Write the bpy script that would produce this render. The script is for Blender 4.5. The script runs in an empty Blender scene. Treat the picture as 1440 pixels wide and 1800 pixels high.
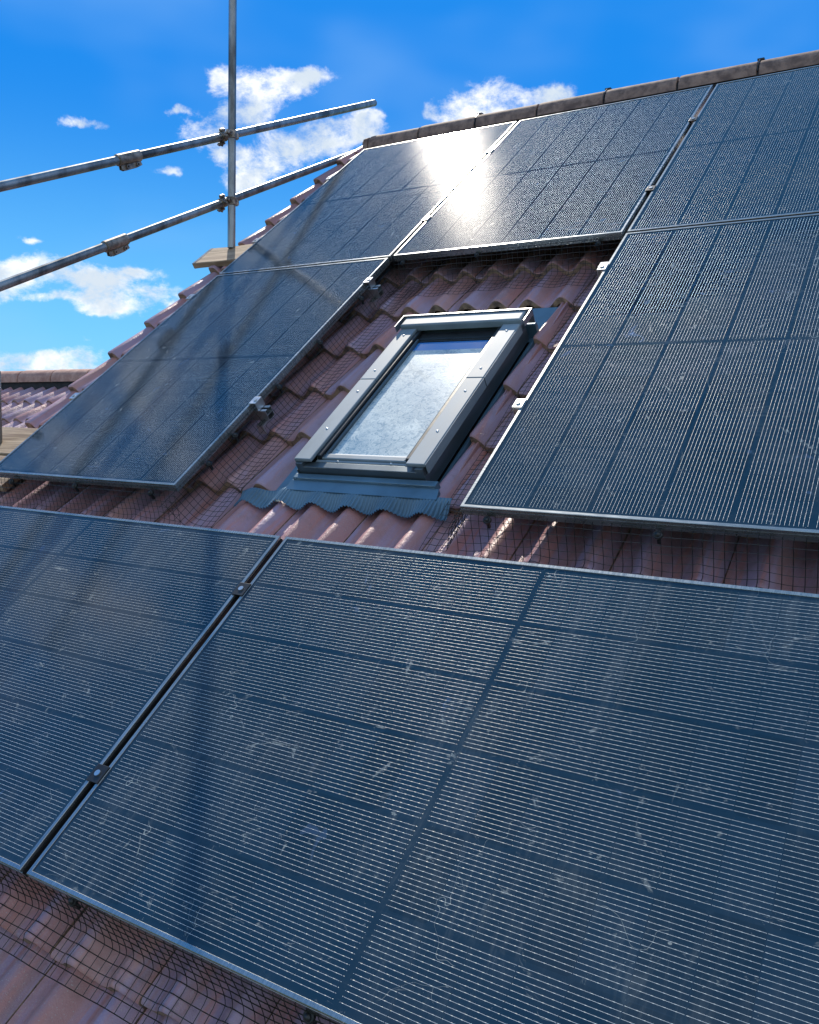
import bpy, math, random
from mathutils import Vector, Matrix
random.seed(7)
C = bpy.data.collections.new('Scene'); bpy.context.scene.collection.children.link(C)
SC = bpy.context.scene
PI = math.pi
Z0 = 8.6                                   # height of the top edge of the panel field
PITCH = math.radians(37.3)
CP, SP = math.cos(PITCH), math.sin(PITCH)

# ------------------------------------------------------------------ camera
cam = bpy.data.cameras.new('Camera'); cam.sensor_fit = 'HORIZONTAL'; cam.sensor_width = 36
cam.lens = 36 * 1518.6 / 1440; cam.clip_start = .05; cam.clip_end = 6000
co = bpy.data.objects.new('Camera', cam); C.objects.link(co); SC.camera = co
rt, dn, fw = Vector((.848, .530, .0214)), Vector((.069, -.070, -.995)), Vector((-.5255, .845, -.0957))
fw.normalize(); rt = (rt - fw * rt.dot(fw)).normalized(); up = rt.cross(fw).normalized()
m = Matrix((rt, up, -fw)).transposed().to_4x4(); m.translation = Vector((3.504, -4.949, Z0 - 1.877)); co.matrix_world = m

# ------------------------------------------------------------------ sun, sky, exposure
SUN = Vector((-.474, .520, .711)).normalized()
sl = bpy.data.lights.new('Sun', 'SUN'); sl.energy = 3.6; sl.angle = math.radians(.53); sl.color = (1, .90, .76)
so = bpy.data.objects.new('Sun', sl); C.objects.link(so); so.rotation_euler = SUN.to_track_quat('Z', 'Y').to_euler(); so.location = (0, 0, 30)
SC.view_settings.view_transform = 'Standard'; SC.view_settings.look = 'None'
SC.view_settings.exposure = 0.78; SC.view_settings.gamma = 1; SC.view_settings.use_curve_mapping = False
try:
    SC.cycles.max_bounces = 8; SC.cycles.use_denoising = True; SC.cycles.sample_clamp_indirect = 6
except Exception: pass

class NT:
    """small wrapper to write node trees compactly"""
    def __init__(s, t): s.t = t; s.n = t.nodes; s.l = t.links
    def new(s, ty, **k):
        n = s.n.new(ty)
        for a, b in k.items(): setattr(n, a, b)
        return n
    def put(s, sock, v):
        if isinstance(v, bpy.types.NodeSocket): s.l.new(v, sock)
        elif v is not None: sock.default_value = v
    def m(s, op, a, b=None, c=None, clamp=False):
        n = s.n.new('ShaderNodeMath'); n.operation = op; n.use_clamp = clamp
        s.put(n.inputs[0], a)
        if b is not None: s.put(n.inputs[1], b)
        if c is not None: s.put(n.inputs[2], c)
        return n.outputs[0]
    def v(s, op, a, b=None, scale=None):
        n = s.n.new('ShaderNodeVectorMath'); n.operation = op; s.put(n.inputs[0], a)
        if b is not None: s.put(n.inputs[1], b)
        if scale is not None: s.put(n.inputs[3], scale)
        return n.outputs[1] if op in ('DISTANCE', 'DOT_PRODUCT', 'LENGTH') else n.outputs[0]
    def mix(s, f, a, b, blend='MIX'):
        n = s.n.new('ShaderNodeMix'); n.data_type = 'RGBA'; n.blend_type = blend
        s.put(n.inputs[0], f); s.put(n.inputs[6], a); s.put(n.inputs[7], b); return n.outputs[2]
    def mr(s, x, a, b, c=0., d=1., smooth=True):
        n = s.n.new('ShaderNodeMapRange'); n.interpolation_type = 'SMOOTHSTEP' if smooth else 'LINEAR'
        s.put(n.inputs[0], x); n.inputs[1].default_value = a; n.inputs[2].default_value = b
        n.inputs[3].default_value = c; n.inputs[4].default_value = d; return n.outputs[0]
    def noise(s, vec, sc, det=4., rough=.55, dist=0., col=False):
        n = s.n.new('ShaderNodeTexNoise'); s.put(n.inputs['Vector'], vec); n.inputs['Scale'].default_value = sc
        n.inputs['Detail'].default_value = det; n.inputs['Roughness'].default_value = rough; n.inputs['Distortion'].default_value = dist
        return n.outputs[1 if col else 0]
    def scale(s, vec, sc, rot=(0, 0, 0), loc=(0, 0, 0)):
        n = s.n.new('ShaderNodeMapping'); s.put(n.inputs[0], vec); n.inputs[1].default_value = loc
        n.inputs[2].default_value = rot; n.inputs[3].default_value = sc; return n.outputs[0]

def px_dir(x, y):
    """direction in the real sky of a cloud noted at this place of the photograph"""
    return ((rt * ((x - 720) / 1518.6) - up * ((y - 900) / 1518.6)) + fw).normalized()

w = bpy.data.worlds.new('World'); SC.world = w; w.use_nodes = True
N = NT(w.node_tree); N.n.clear()
out = N.new('ShaderNodeOutputWorld'); bg = N.new('ShaderNodeBackground'); N.l.new(bg.outputs[0], out.inputs[0])
sky = N.new('ShaderNodeTexSky', sky_type='NISHITA'); sky.sun_disc = False
sky.sun_elevation = math.asin(SUN.z); sky.sun_rotation = math.atan2(SUN.x, SUN.y)
sky.air_density = 1.0; sky.dust_density = .2; sky.ozone_density = 2.5; sky.altitude = 200
hs = N.new('ShaderNodeHueSaturation'); hs.inputs['Saturation'].default_value = 1.38; hs.inputs['Value'].default_value = 1.0; hs.inputs['Hue'].default_value = .480
N.l.new(sky.outputs[0], hs.inputs['Color'])
tc = N.new('ShaderNodeTexCoord'); D = tc.outputs['Generated']
sep = N.new('ShaderNodeSeparateXYZ'); N.l.new(D, sep.inputs[0])
sx, sy, sz = sep.outputs
SKYV = 12.4
# deep azure in the height of the view, paler and greener to the horizon
azure = N.mix(N.mr(sz, 0.02, .36), (.15 * SKYV, .52 * SKYV, .88 * SKYV, 1), (.004 * SKYV, .200 * SKYV, .70 * SKYV, 1))
azure = N.mix(N.mr(sz, .40, .95), azure, (.045 * SKYV, .24 * SKYV, .56 * SKYV, 1))
skycol = N.mix(.90, hs.outputs[0], azure)
veil = N.noise(N.scale(D, (1, 1, 2.2)), 3.0, 3, .5)
skycol = N.mix(N.m('MULTIPLY', N.mr(veil, .45, .8), .30), skycol, (.30 * SKYV, .52 * SKYV, .80 * SKYV, 1))
# clouds: (x, y, half width, half height) of each puff as noted on the photograph
puffs = [(470, 150, 62, 24), (430, 195, 50, 30), (372, 215, 52, 22), (540, 135, 32, 16), (383, 136, 20, 15), (345, 240, 34, 18),
         (392, 272, 36, 15), (470, 285, 48, 34), (425, 318, 34, 16), (530, 250, 44, 26), (600, 235, 52, 26), (655, 205, 22, 10), (630, 228, 40, 18),
         (830, 185, 58, 24), (890, 165, 42, 22), (955, 175, 52, 22), (985, 156, 24, 12), (780, 198, 26, 12), (870, 195, 80, 20),
         (55, 470, 58, 22), (150, 492, 66, 18), (205, 520, 46, 20), (275, 528, 50, 24), (100, 525, 95, 10), (310, 515, 26, 14), (180, 545, 34, 8), (240, 480, 38, 9), (10, 500, 34, 22),
         (55, 625, 54, 16), (143, 624, 42, 15), (60, 647, 130, 12), (150, 215, 44, 10), (312, 190, 24, 8), (44, 416, 26, 7), (300, 298, 22, 7)]
warp = N.v('SCALE', N.v('SUBTRACT', N.noise(D, 14, 4, .6, col=True), (.5, .5, .5)), scale=.035)
Dw = N.v('ADD', D, warp)
dens = None
for (x, y, a, b) in puffs:
    c = px_dir(x, y)
    dx = N.v('DOT_PRODUCT', Dw, tuple(rt)); dy = N.v('DOT_PRODUCT', Dw, tuple(up)); dz = N.v('DOT_PRODUCT', Dw, tuple(fw))
    if dens is None: DX, DY = N.m('DIVIDE', dx, dz), N.m('DIVIDE', dy, dz); FRONT = N.m('GREATER_THAN', dz, .05)
    ex = N.m('MULTIPLY', N.m('SUBTRACT', DX, (x - 720) / 1518.6), 1518.6 / (a * 1.15)); ey = N.m('MULTIPLY', N.m('SUBTRACT', DY, -(y - 900) / 1518.6), 1518.6 / (b * 1.15))
    r2 = N.m('ADD', N.m('MULTIPLY', ex, ex), N.m('MULTIPLY', ey, ey))
    g = N.m('EXPONENT', N.m('MULTIPLY', r2, -1.0))
    dens = g if dens is None else N.m('ADD', dens, g)
dens = N.m('MULTIPLY', N.m('MINIMUM', dens, 1.0), FRONT)
# unseen clouds, mirrored in the glass, plus a bank added behind to brighten tiles
for (dx_, dy_, dz_, rad, k) in [(-.53, .265, .806, .20, 1.0), (-.60, .10, .78, .16, .8), (-.80, -.02, .60, .20, .75), (-.90, .15, .42, .16, .8), (-.79, .20, .59, .17, .78), (-.68, .36, .64, .12, .75), (.6, .5, .6, .3, .9), (.35, -.75, .55, .70, 1.7), (.30, -.55, .78, .42, 1.4), (.95, -.1, .35, .6, 1.5), (-.45, -.85, .30, .40, 1.3)]:
    dd = N.v('DISTANCE', Dw, tuple(Vector((dx_, dy_, dz_)).normalized()))
    g = N.m('MULTIPLY', N.m('EXPONENT', N.m('MULTIPLY', N.m('MULTIPLY', dd, dd), -1 / (rad * rad))), k)
    dens = N.m('MAXIMUM', dens, N.m('MINIMUM', g, 1.15))
fine = N.noise(N.scale(D, (1, 1, 1.5)), 17, 11, .70, .15)
cl = N.mr(N.m('ADD', dens, N.m('MULTIPLY', N.m('SUBTRACT', fine, .5), 3.1)), .38, 1.30)
cl = N.m('MULTIPLY', cl, N.mr(dens, .05, .30))
thick = N.mr(N.m('ADD', dens, N.m('MULTIPLY', N.m('SUBTRACT', N.noise(D, 17, 5, .6), .5), 3.6)), .35, 1.25)
ccol = N.mix(N.m('MULTIPLY', thick, .62), (.92 * SKYV, .93 * SKYV, .93 * SKYV, 1), (.34 * SKYV, .46 * SKYV, .60 * SKYV, 1))
final = N.mix(cl, skycol, ccol)
N.l.new(final, bg.inputs[0]); bg.inputs[1].default_value = .060

# ------------------------------------------------------------------ materials
def mat(name):
    mm = bpy.data.materials.new(name); mm.use_nodes = True
    t = NT(mm.node_tree); b = t.n['Principled BSDF']; return mm, t, b
def obj_coord(t): return t.new('ShaderNodeTexCoord').outputs['Object']
def rnd(t): return t.new('ShaderNodeObjectInfo').outputs['Random']
def bump(t, b, h, st=.3, dist=.01, sock='Normal'):
    n = t.new('ShaderNodeBump'); n.inputs['Strength'].default_value = st; n.inputs['Distance'].default_value = dist
    t.l.new(h, n.inputs['Height']); t.l.new(n.outputs[0], b.inputs[sock]); return n.outputs[0]

def cells_material():
    mm, t, b = mat('solar_glass')
    o = obj_coord(t); se = t.new('ShaderNodeSeparateXYZ'); t.l.new(o, se.inputs[0]); x, y, _ = se.outputs
    r = rnd(t); off = t.new('ShaderNodeCombineXYZ'); t.put(off.inputs[0], t.m('MULTIPLY', r, 37.)); t.put(off.inputs[1], t.m('MULTIPLY', r, 91.)); t.put(off.inputs[2], t.m('MULTIPLY', r, 13.))
    P = t.v('ADD', o, off.outputs[0])
    fx = t.m('MULTIPLY', t.m('FRACT', t.m('DIVIDE', t.m('SUBTRACT', x, .018), .183)), .183)
    inx = t.m('MULTIPLY', t.m('GREATER_THAN', x, .018), t.m('LESS_THAN', x, 1.116))
    hi = t.m('GREATER_THAN', y, .861); yy = t.m('SUBTRACT', y, t.m('ADD', .018, t.m('MULTIPLY', hi, .0205)))
    fy = t.m('MULTIPLY', t.m('FRACT', t.m('DIVIDE', yy, .0926)), .0926)
    iny = t.m('MULTIPLY', t.m('GREATER_THAN', y, .020), t.m('LESS_THAN', y, 1.702))
    mid = t.m('LESS_THAN', t.m('ABSOLUTE', t.m('SUBTRACT', y, .861)), .0070)
    gy = t.m('ABSOLUTE', t.m('SUBTRACT', fy, .0463)); gx = t.m('ABSOLUTE', t.m('SUBTRACT', fx, .0915))
    cell = t.m('MULTIPLY', t.m('LESS_THAN', gy, .0455), t.m('LESS_THAN', gx, .0905))
    cell = t.m('MULTIPLY', cell, t.m('LESS_THAN', t.m('ADD', gx, gy), .1290))
    cell = t.m('MULTIPLY', t.m('MULTIPLY', cell, t.m('SUBTRACT', 1, mid)), t.m('MULTIPLY', inx, iny))
    l = t.m('SUBTRACT', t.m('FRACT', t.m('DIVIDE', t.m('SUBTRACT', fx, .0042), .01025)), .5)
    ld = t.m('MULTIPLY', l, .01025)
    pad = t.mr(t.m('ABSOLUTE', t.m('SUBTRACT', t.m('FRACT', t.m('DIVIDE', t.m('ADD', yy, t.m('MULTIPLY', t.noise(t.scale(P, (93, 3, 1)), 1, 0), .02)), .0185)), .5)), .0, .16, 1, 0)
    half = t.m('ADD', .00019, t.m('MULTIPLY', pad, .00016))
    wire = t.m('LESS_THAN', t.m('ABSOLUTE', ld), half)
    wire = t.m('MULTIPLY', wire, t.m('MULTIPLY', t.m('LESS_THAN', gx, .0873), t.m('LESS_THAN', gy, .0453)))
    wire = t.m('MULTIPLY', wire, t.m('MULTIPLY', t.m('MULTIPLY', inx, iny), t.m('SUBTRACT', 1, mid)))
    # cross connectors of the half cells in the dark gaps
    # cell colour: tiny differences from cell to cell
    cid = t.new('ShaderNodeCombineXYZ'); t.put(cid.inputs[0], t.m('FLOOR', t.m('DIVIDE', t.m('SUBTRACT', x, .018), .183))); t.put(cid.inputs[1], t.m('FLOOR', t.m('DIVIDE', yy, .0926))); t.put(cid.inputs[2], t.m('MULTIPLY', r, 50.))
    wn = t.new('ShaderNodeTexWhiteNoise'); t.l.new(cid.outputs[0], wn.inputs[0])
    ccol = t.mix(wn.outputs[0], (.003, .018, .038, 1), (.005, .025, .052, 1))
    base = t.mix(cell, (.006, .025, .050, 1), ccol)
    # dust film, wiped swirls, drip marks and scratches
    big = t.noise(P, 2.3, 5, .6, .8)
    sw = t.noise(t.scale(P, (3.2, 17, 1), (0, 0, .55)), 1.5, 6, .70, 1.6)
    sw2 = t.noise(t.scale(P, (21, 2.6, 1), (0, 0, -.30)), 1.5, 6, .70, 1.5)
    swirl = t.m('MULTIPLY', t.mr(sw, .44, .80), t.mr(big, .40, .66))
    swirl2 = t.m('MULTIPLY', t.mr(sw2, .50, .80), t.mr(t.noise(P, 2.6, 3, .6), .52, .66))
    smear = t.m('MULTIPLY', t.mr(t.noise(t.scale(P, (6.5, 4.2, 1), (0, 0, .35)), 1.5, 5, .72, 3.0), .60, .70), t.mr(t.noise(P, 16, 3, .7), .38, .60))
    vor = t.new('ShaderNodeTexVoronoi'); vor.feature = 'DISTANCE_TO_EDGE'; vor.inputs['Scale'].default_value = 2.7
    t.l.new(t.v('ADD', P, t.v('SCALE', t.noise(P, 3.3, 3, .6, col=True), scale=.9)), vor.inputs['Vector'])
    scr = t.m('MULTIPLY', t.m('LESS_THAN', vor.outputs['Distance'], .0014), t.mr(t.noise(P, 4.6, 1), .60, .62))
    spk = t.m('GREATER_THAN', t.noise(P, 210, 1, .5), .80)
    film = t.m('ADD', .006, t.m('MULTIPLY', t.mr(big, .3, .75), .022))
    dust = t.m('ADD', film, t.m('MULTIPLY', swirl, .09)); dust = t.m('ADD', dust, t.m('MULTIPLY', swirl2, .06))
    dust = t.m('ADD', dust, t.m('MULTIPLY', smear, .42)); dust = t.m('ADD', dust, t.m('MULTIPLY', scr, .45)); dust = t.m('ADD', dust, t.m('MULTIPLY', spk, .3), clamp=True)
    base = t.mix(wire, base, (.92, .94, .92, 1))
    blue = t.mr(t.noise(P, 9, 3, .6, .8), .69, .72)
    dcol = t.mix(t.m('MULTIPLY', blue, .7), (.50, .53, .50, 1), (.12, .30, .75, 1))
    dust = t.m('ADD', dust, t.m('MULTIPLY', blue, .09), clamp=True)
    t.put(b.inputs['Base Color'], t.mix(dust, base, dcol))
    t.put(b.inputs['Metallic'], t.m('MULTIPLY', wire, t.m('SUBTRACT', .22, dust), clamp=True))
    t.put(b.inputs['Roughness'], t.m('ADD', .42, t.m('MULTIPLY', wire, -.06)))
    b.inputs['Specular IOR Level'].default_value = .0
    # the connection wires are round: the normal turns across each one
    geo = t.new('ShaderNodeNewGeometry'); vt = t.new('ShaderNodeVectorTransform'); vt.vector_type = 'VECTOR'; vt.convert_from = 'OBJECT'; vt.convert_to = 'WORLD'
    vt.inputs[0].default_value = (1, 0, 0)
    tt = t.m('MULTIPLY', t.m('DIVIDE', ld, .00085), wire)
    nn = t.v('NORMALIZE', t.v('ADD', geo.outputs['Normal'], t.v('SCALE', vt.outputs[0], scale=t.m('MULTIPLY', tt, 1.5))))
    t.l.new(nn, b.inputs['Normal'])
    b.inputs['Coat Weight'].default_value = 0
    # cover glass: a polished textured sheet (compact lobe) with a faint wide lobe where it is dusty
    nb = t.new('ShaderNodeBump'); nb.inputs['Strength'].default_value = .010; nb.inputs['Distance'].default_value = .002
    t.l.new(t.m('ADD', t.noise(P, 420, 1, .5), t.m('MULTIPLY', t.noise(P, 3, 1), .5)), nb.inputs['Height'])
    fr = t.new('ShaderNodeFresnel'); fr.inputs[0].default_value = 1.5
    g1 = t.new('ShaderNodeBsdfAnisotropic'); g1.distribution = 'BECKMANN'; t.l.new(nb.outputs[0], g1.inputs['Normal'])
    t.put(g1.inputs['Roughness'], t.m('ADD', .104, t.m('MULTIPLY', dust, .10)))
    g2 = t.new('ShaderNodeBsdfAnisotropic'); g2.distribution = 'BECKMANN'; t.l.new(nb.outputs[0], g2.inputs['Normal']); g2.inputs['Roughness'].default_value = .23
    mg = t.new('ShaderNodeMixShader'); t.put(mg.inputs[0], t.m('ADD', .022, t.m('MULTIPLY', dust, .16), clamp=True)); t.l.new(g1.outputs[0], mg.inputs[1]); t.l.new(g2.outputs[0], mg.inputs[2])
    ms = t.new('ShaderNodeMixShader'); t.l.new(fr.outputs[0], ms.inputs[0]); t.l.new(b.outputs[0], ms.inputs[1]); t.l.new(mg.outputs[0], ms.inputs[2])
    t.l.new(ms.outputs[0], t.n['Material Output'].inputs[0])
    return mm

def metal(name, col, rough=.4, metallic=.9, var=.2, sc=30., streak=(1, 1, 1), bmp=.1):
    mm, t, b = mat(name); o = obj_coord(t)
    n = t.noise(t.scale(o, streak), sc, 5, .6); n2 = t.noise(o, sc * .17, 3, .6)
    f = t.m('ADD', t.m('MULTIPLY', n, .5), t.m('MULTIPLY', n2, .5))
    dark = tuple(c * (1 - var * 1.6) for c in col) + (1,); lite = tuple(min(1, c * (1 + var)) for c in col) + (1,)
    t.put(b.inputs['Base Color'], t.mix(t.mr(f, .35, .65), dark, lite)); b.inputs['Metallic'].default_value = metallic
    t.put(b.inputs['Roughness'], t.m('ADD', rough - .08, t.m('MULTIPLY', n, .16))); bump(t, b, f, bmp, .002); return mm

def tile_material(name='concrete_tile', tint=1.):
    mm, t, b = mat(name); o = obj_coord(t); geo = t.new('ShaderNodeNewGeometry'); isl = geo.outputs['Random Per Island']
    cmb = t.new('ShaderNodeCombineXYZ'); t.put(cmb.inputs[0], t.m('MULTIPLY', isl, 31.)); t.put(cmb.inputs[1], t.m('MULTIPLY', isl, 17.)); P = t.v('ADD', o, cmb.outputs[0])
    rp = t.new('ShaderNodeValToRGB'); e = rp.color_ramp.elements; e[0].position = 0; e[0].color = (0.342, 0.174, 0.171, 1); e[1].position = 1; e[1].color = (0.488, 0.266, 0.244, 1)
    for q, cc in ((.3, (0.312, 0.190, 0.213, 1)), (.55, (0.449, 0.210, 0.189, 1)), (.8, (0.371, 0.205, 0.220, 1))): x = e.new(q); x.color = cc
    t.l.new(isl, rp.inputs[0])
    st = t.noise(t.scale(P, (13, 1.1, 4)), 1.2, 4, .6, .5)          # streaks running down the tile
    c = t.mix(t.m('MULTIPLY', t.mr(st, .42, .60), .8), rp.outputs[0], (0.351, 0.266, 0.378, 1))
    st2 = t.noise(t.scale(P, (19, 1.4, 4), loc=(5, 3, 0)), 1.3, 4, .6, .7)
    c = t.mix(t.m('MULTIPLY', t.mr(st2, .52, .66), .6), c, (0.488, 0.195, 0.159, 1))
    gr = t.noise(P, 9, 5, .7); c = t.mix(t.m('MULTIPLY', t.mr(gr, .5, .78), .45), c, (.19, .13, .11, 1))
    sp = t.noise(P, 330, 2, .6); c = t.mix(t.mr(sp, .62, .70), c, (.42, .36, .33, 1))
    sp2 = t.noise(P, 60, 4, .7); c = t.mix(t.m('MULTIPLY', t.mr(sp2, .60, .75), .4), c, (.36, .30, .27, 1))
    t.put(b.inputs['Base Color'], c); t.put(b.inputs['Roughness'], t.m('ADD', .26, t.m('MULTIPLY', gr, .30)))
    b.inputs['Specular IOR Level'].default_value = .55
    bump(t, b, t.m('ADD', t.m('MULTIPLY', sp, .35), t.m('ADD', t.m('MULTIPLY', t.noise(P, 45, 5, .7), 1.2), t.m('MULTIPLY', gr, 1.4))), .55, .004)
    return mm

def rough_mat(name, a, bcol, sc, rough=.85, bmp=.4, stretch=(1, 1, 1), dist=.004, det=6):
    mm, t, b = mat(name); o = t.scale(obj_coord(t), stretch); n = t.noise(o, sc, det, .65, .3)
    t.put(b.inputs['Base Color'], t.mix(t.mr(n, .32, .68), a + (1,), bcol + (1,))); b.inputs['Roughness'].default_value = rough; bump(t, b, n, bmp, dist); return mm

def wood_material():
    mm, t, b = mat('scaffold_board_wood'); o = obj_coord(t)
    g = t.noise(t.scale(o, (1.6, 42, 9)), 1.4, 6, .6, .8); g2 = t.noise(t.scale(o, (.8, 9, 3)), 2.0, 4, .6)
    c = t.mix(t.mr(g, .32, .68), (.20, .135, .085, 1), (.50, .37, .25, 1)); c = t.mix(t.m('MULTIPLY', t.mr(g2, .5, .7), .5), c, (.30, .20, .15, 1))
    cr = t.mr(t.noise(t.scale(o, (1.2, 70, 9), loc=(3, 1, 0)), 1.2, 3, .6, .4), .66, .70); c = t.mix(t.m('MULTIPLY', cr, .8), c, (.07, .045, .03, 1))
    t.put(b.inputs['Base Color'], c); b.inputs['Roughness'].default_value = .78; bump(t, b, t.m('SUBTRACT', g, cr), .5, .003); return mm

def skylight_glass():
    mm, t, b = mat('patterned_glass_painted_reflection'); o = obj_coord(t); se = t.new('ShaderNodeSeparateXYZ'); t.l.new(o, se.inputs[0])
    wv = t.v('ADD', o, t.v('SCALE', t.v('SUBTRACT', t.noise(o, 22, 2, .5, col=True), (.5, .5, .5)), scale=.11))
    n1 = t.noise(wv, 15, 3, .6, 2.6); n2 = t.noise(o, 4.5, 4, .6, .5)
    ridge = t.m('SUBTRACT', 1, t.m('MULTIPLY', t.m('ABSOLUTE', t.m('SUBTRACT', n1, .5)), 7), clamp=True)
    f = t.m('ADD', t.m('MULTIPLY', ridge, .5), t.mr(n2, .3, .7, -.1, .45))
    strip = t.mr(se.outputs[1], .676, .686)                       # clear band under the top bar, its blue reflection painted in
    c = t.mix(f, (.12, .24, .34, 1), (.66, .74, .74, 1)); c = t.mix(strip, c, (.04, .20, .55, 1))  # pale cloud reflection and condensation painted into the base colour
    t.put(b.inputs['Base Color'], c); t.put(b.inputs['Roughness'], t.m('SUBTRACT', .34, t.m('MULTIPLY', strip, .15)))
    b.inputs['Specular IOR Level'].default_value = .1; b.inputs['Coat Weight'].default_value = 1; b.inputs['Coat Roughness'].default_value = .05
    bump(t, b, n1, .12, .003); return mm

def brick_material():
    mm, t, b = mat('house_brick'); o = obj_coord(t); br = t.new('ShaderNodeTexBrick'); t.l.new(t.scale(o, (1, 1, 1), (PI / 2, 0, 0)), br.inputs['Vector'])
    br.inputs['Scale'].default_value = 1; br.inputs['Brick Width'].default_value = .225; br.inputs['Row Height'].default_value = .075; br.inputs['Mortar Size'].default_value = .006
    br.inputs['Color1'].default_value = (.30, .13, .085, 1); br.inputs['Color2'].default_value = (.22, .10, .07, 1); br.inputs['Mortar'].default_value = (.35, .32, .28, 1)
    t.l.new(br.outputs[0], b.inputs['Base Color']); b.inputs['Roughness'].default_value = .9; return mm

M_CELL = cells_material()
M_FRAME = metal('anodised_frame', (.35, .38, .39), .27, .85, .12, 18, (1, 8, 1))
M_FRAMED = metal('dark_underside', (.02, .022, .025), .5, .2, .1)
M_GALV = metal('galvanised_tube', (.25, .27, .285), .42, .78, .42, 13, (1, 1, .35), .3)
M_COUP = metal('rusty_coupler', (.30, .25, .21), .5, .75, .4, 40, (1, 1, 1), .4)
M_ALU = metal('bright_aluminium', (.62, .64, .66), .3, .95, .1, 25)
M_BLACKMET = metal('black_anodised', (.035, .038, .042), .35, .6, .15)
M_GREY = metal('grey_cladding', (.115, .150, .175), .34, .62, .12, 7, (1, .4, 1), .06)
M_COVER = metal('pale_cladding', (.22, .28, .33), .55, .0, .14, 7, (1, .4, 1), .06)
M_FLASH = metal('flashing_sheet', (.10, .19, .27), .42, .3, .22, 5, (1, 1, 1), .12)
M_WIRE = metal('mesh_wire', (.03, .033, .036), .30, .6, .3, 80)
M_TILE = tile_material()
M_RIDGE = rough_mat('weathered_ridge', (.13, .085, .072), (.32, .215, .17), 15, .8, .7)
M_RIDGE2 = rough_mat('terracotta_ridge', (.30, .16, .13), (.48, .30, .24), 13, .8, .6)
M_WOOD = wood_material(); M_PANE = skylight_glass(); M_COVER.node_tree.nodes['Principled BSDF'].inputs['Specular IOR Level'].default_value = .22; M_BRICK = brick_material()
M_UNDER = rough_mat('underlay_felt', (.012, .012, .014), (.03, .028, .03), 20)
M_MORTAR = rough_mat('tile_edge', (.12, .085, .07), (.42, .29, .20), 26, .95, .8)
M_WHITE = rough_mat('white_paint', (.70, .70, .68), (.80, .80, .78), 3, .6, .1)
M_RUBBER = rough_mat('black_gasket', (.008, .008, .01), (.02, .02, .024), 20, .5)
M_GRASS = rough_mat('grass_field', (.035, .060, .018), (.085, .115, .035), .35, .95, .3)

# ------------------------------------------------------------------ mesh helpers
class MB:
    def __init__(s): s.v = []; s.f = []; s.m = []
    def add(s, vs, fs, mi=0):
        k = len(s.v); s.v += [tuple(q) for q in vs]; s.f += [tuple(i + k for i in f) for f in fs]; s.m += [mi] * len(fs); return s
    def box(s, x0, x1, y0, y1, z0, z1, mi=0, bev=0.):
        if bev <= 0:
            return s.add([(x0, y0, z0), (x1, y0, z0), (x1, y1, z0), (x0, y1, z0), (x0, y0, z1), (x1, y0, z1), (x1, y1, z1), (x0, y1, z1)],
                         [(0, 3, 2, 1), (4, 5, 6, 7), (0, 1, 5, 4), (1, 2, 6, 5), (2, 3, 7, 6), (3, 0, 4, 7)], mi)
        b = min(bev, (x1 - x0) * .45, (y1 - y0) * .45, (z1 - z0) * .9)
        r = lambda e, z: [(x0 + e, y0 + e, z), (x1 - e, y0 + e, z), (x1 - e, y1 - e, z), (x0 + e, y1 - e, z)]
        vs = r(0, z0) + r(0, z1 - b) + r(b * .3, z1 - b * .3) + r(b, z1)
        fs = [(0, 3, 2, 1), (12, 13, 14, 15)]
        for k in range(3):
            for i in range(4): j = (i + 1) % 4; fs.append((4 * k + i, 4 * k + j, 4 * k + 4 + j, 4 * k + 4 + i))
        return s.add(vs, fs, mi)
    def tube(s, pts, r, n=12, mi=0, caps=True):
        pts = [Vector(q) for q in pts]; rings = []; prev = None
        for i, q in enumerate(pts):
            d = (pts[min(i + 1, len(pts) - 1)] - pts[max(i - 1, 0)]).normalized()
            a = prev if prev is not None else (Vector((0, 0, 1)) if abs(d.z) < .9 else Vector((1, 0, 0)))
            a = (a - d * a.dot(d)).normalized(); prev = a; bq = d.cross(a); rr = r[i] if isinstance(r, (list, tuple)) else r
            rings.append([q + a * math.cos(2 * PI * k / n) * rr + bq * math.sin(2 * PI * k / n) * rr for k in range(n)])
        vs = [p for rg in rings for p in rg]; fs = []
        for i in range(len(pts) - 1):
            for k in range(n): j = (k + 1) % n; fs.append((i * n + k, i * n + j, (i + 1) * n + j, (i + 1) * n + k))
        if caps: fs.append(tuple(range(n - 1, -1, -1))); fs.append(tuple((len(pts) - 1) * n + k for k in range(n)))
        return s.add(vs, fs, mi)
    def cyl(s, a, b, r, n=16, mi=0): return s.tube([a, b], r, n, mi)
    def dome(s, c, nrm, r, h, n=12, mi=0):
        c, nrm = Vector(c), Vector(nrm).normalized()
        return s.tube([c, c + nrm * h * .45, c + nrm * h * .8, c + nrm * h], [r, r * .86, r * .5, r * .08], n, mi)
    def grid(s, rows, mi=0):
        n = len(rows[0]); vs = [p for r in rows for p in r]; fs = []
        for i in range(len(rows) - 1):
            for k in range(n - 1): fs.append((i * n + k, i * n + k + 1, (i + 1) * n + k + 1, (i + 1) * n + k))
        return s.add(vs, fs, mi)
    def build(s, name, mats, parent=None, smooth=False, angle=None):
        me = bpy.data.meshes.new(name); me.from_pydata(s.v, [], s.f); me.update()
        for q in (mats if isinstance(mats, (list, tuple)) else [mats]): me.materials.append(q)
        me.polygons.foreach_set('material_index', s.m)
        if smooth: me.polygons.foreach_set('use_smooth', [True] * len(me.polygons))
        if angle is not None:
            try: me.shade_flat() if angle == 0 else me.set_sharp_from_angle(angle=angle)
            except Exception: pass
        o = bpy.data.objects.new(name, me); C.objects.link(o)
        if parent is not None: o.parent = parent
        return o
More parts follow.
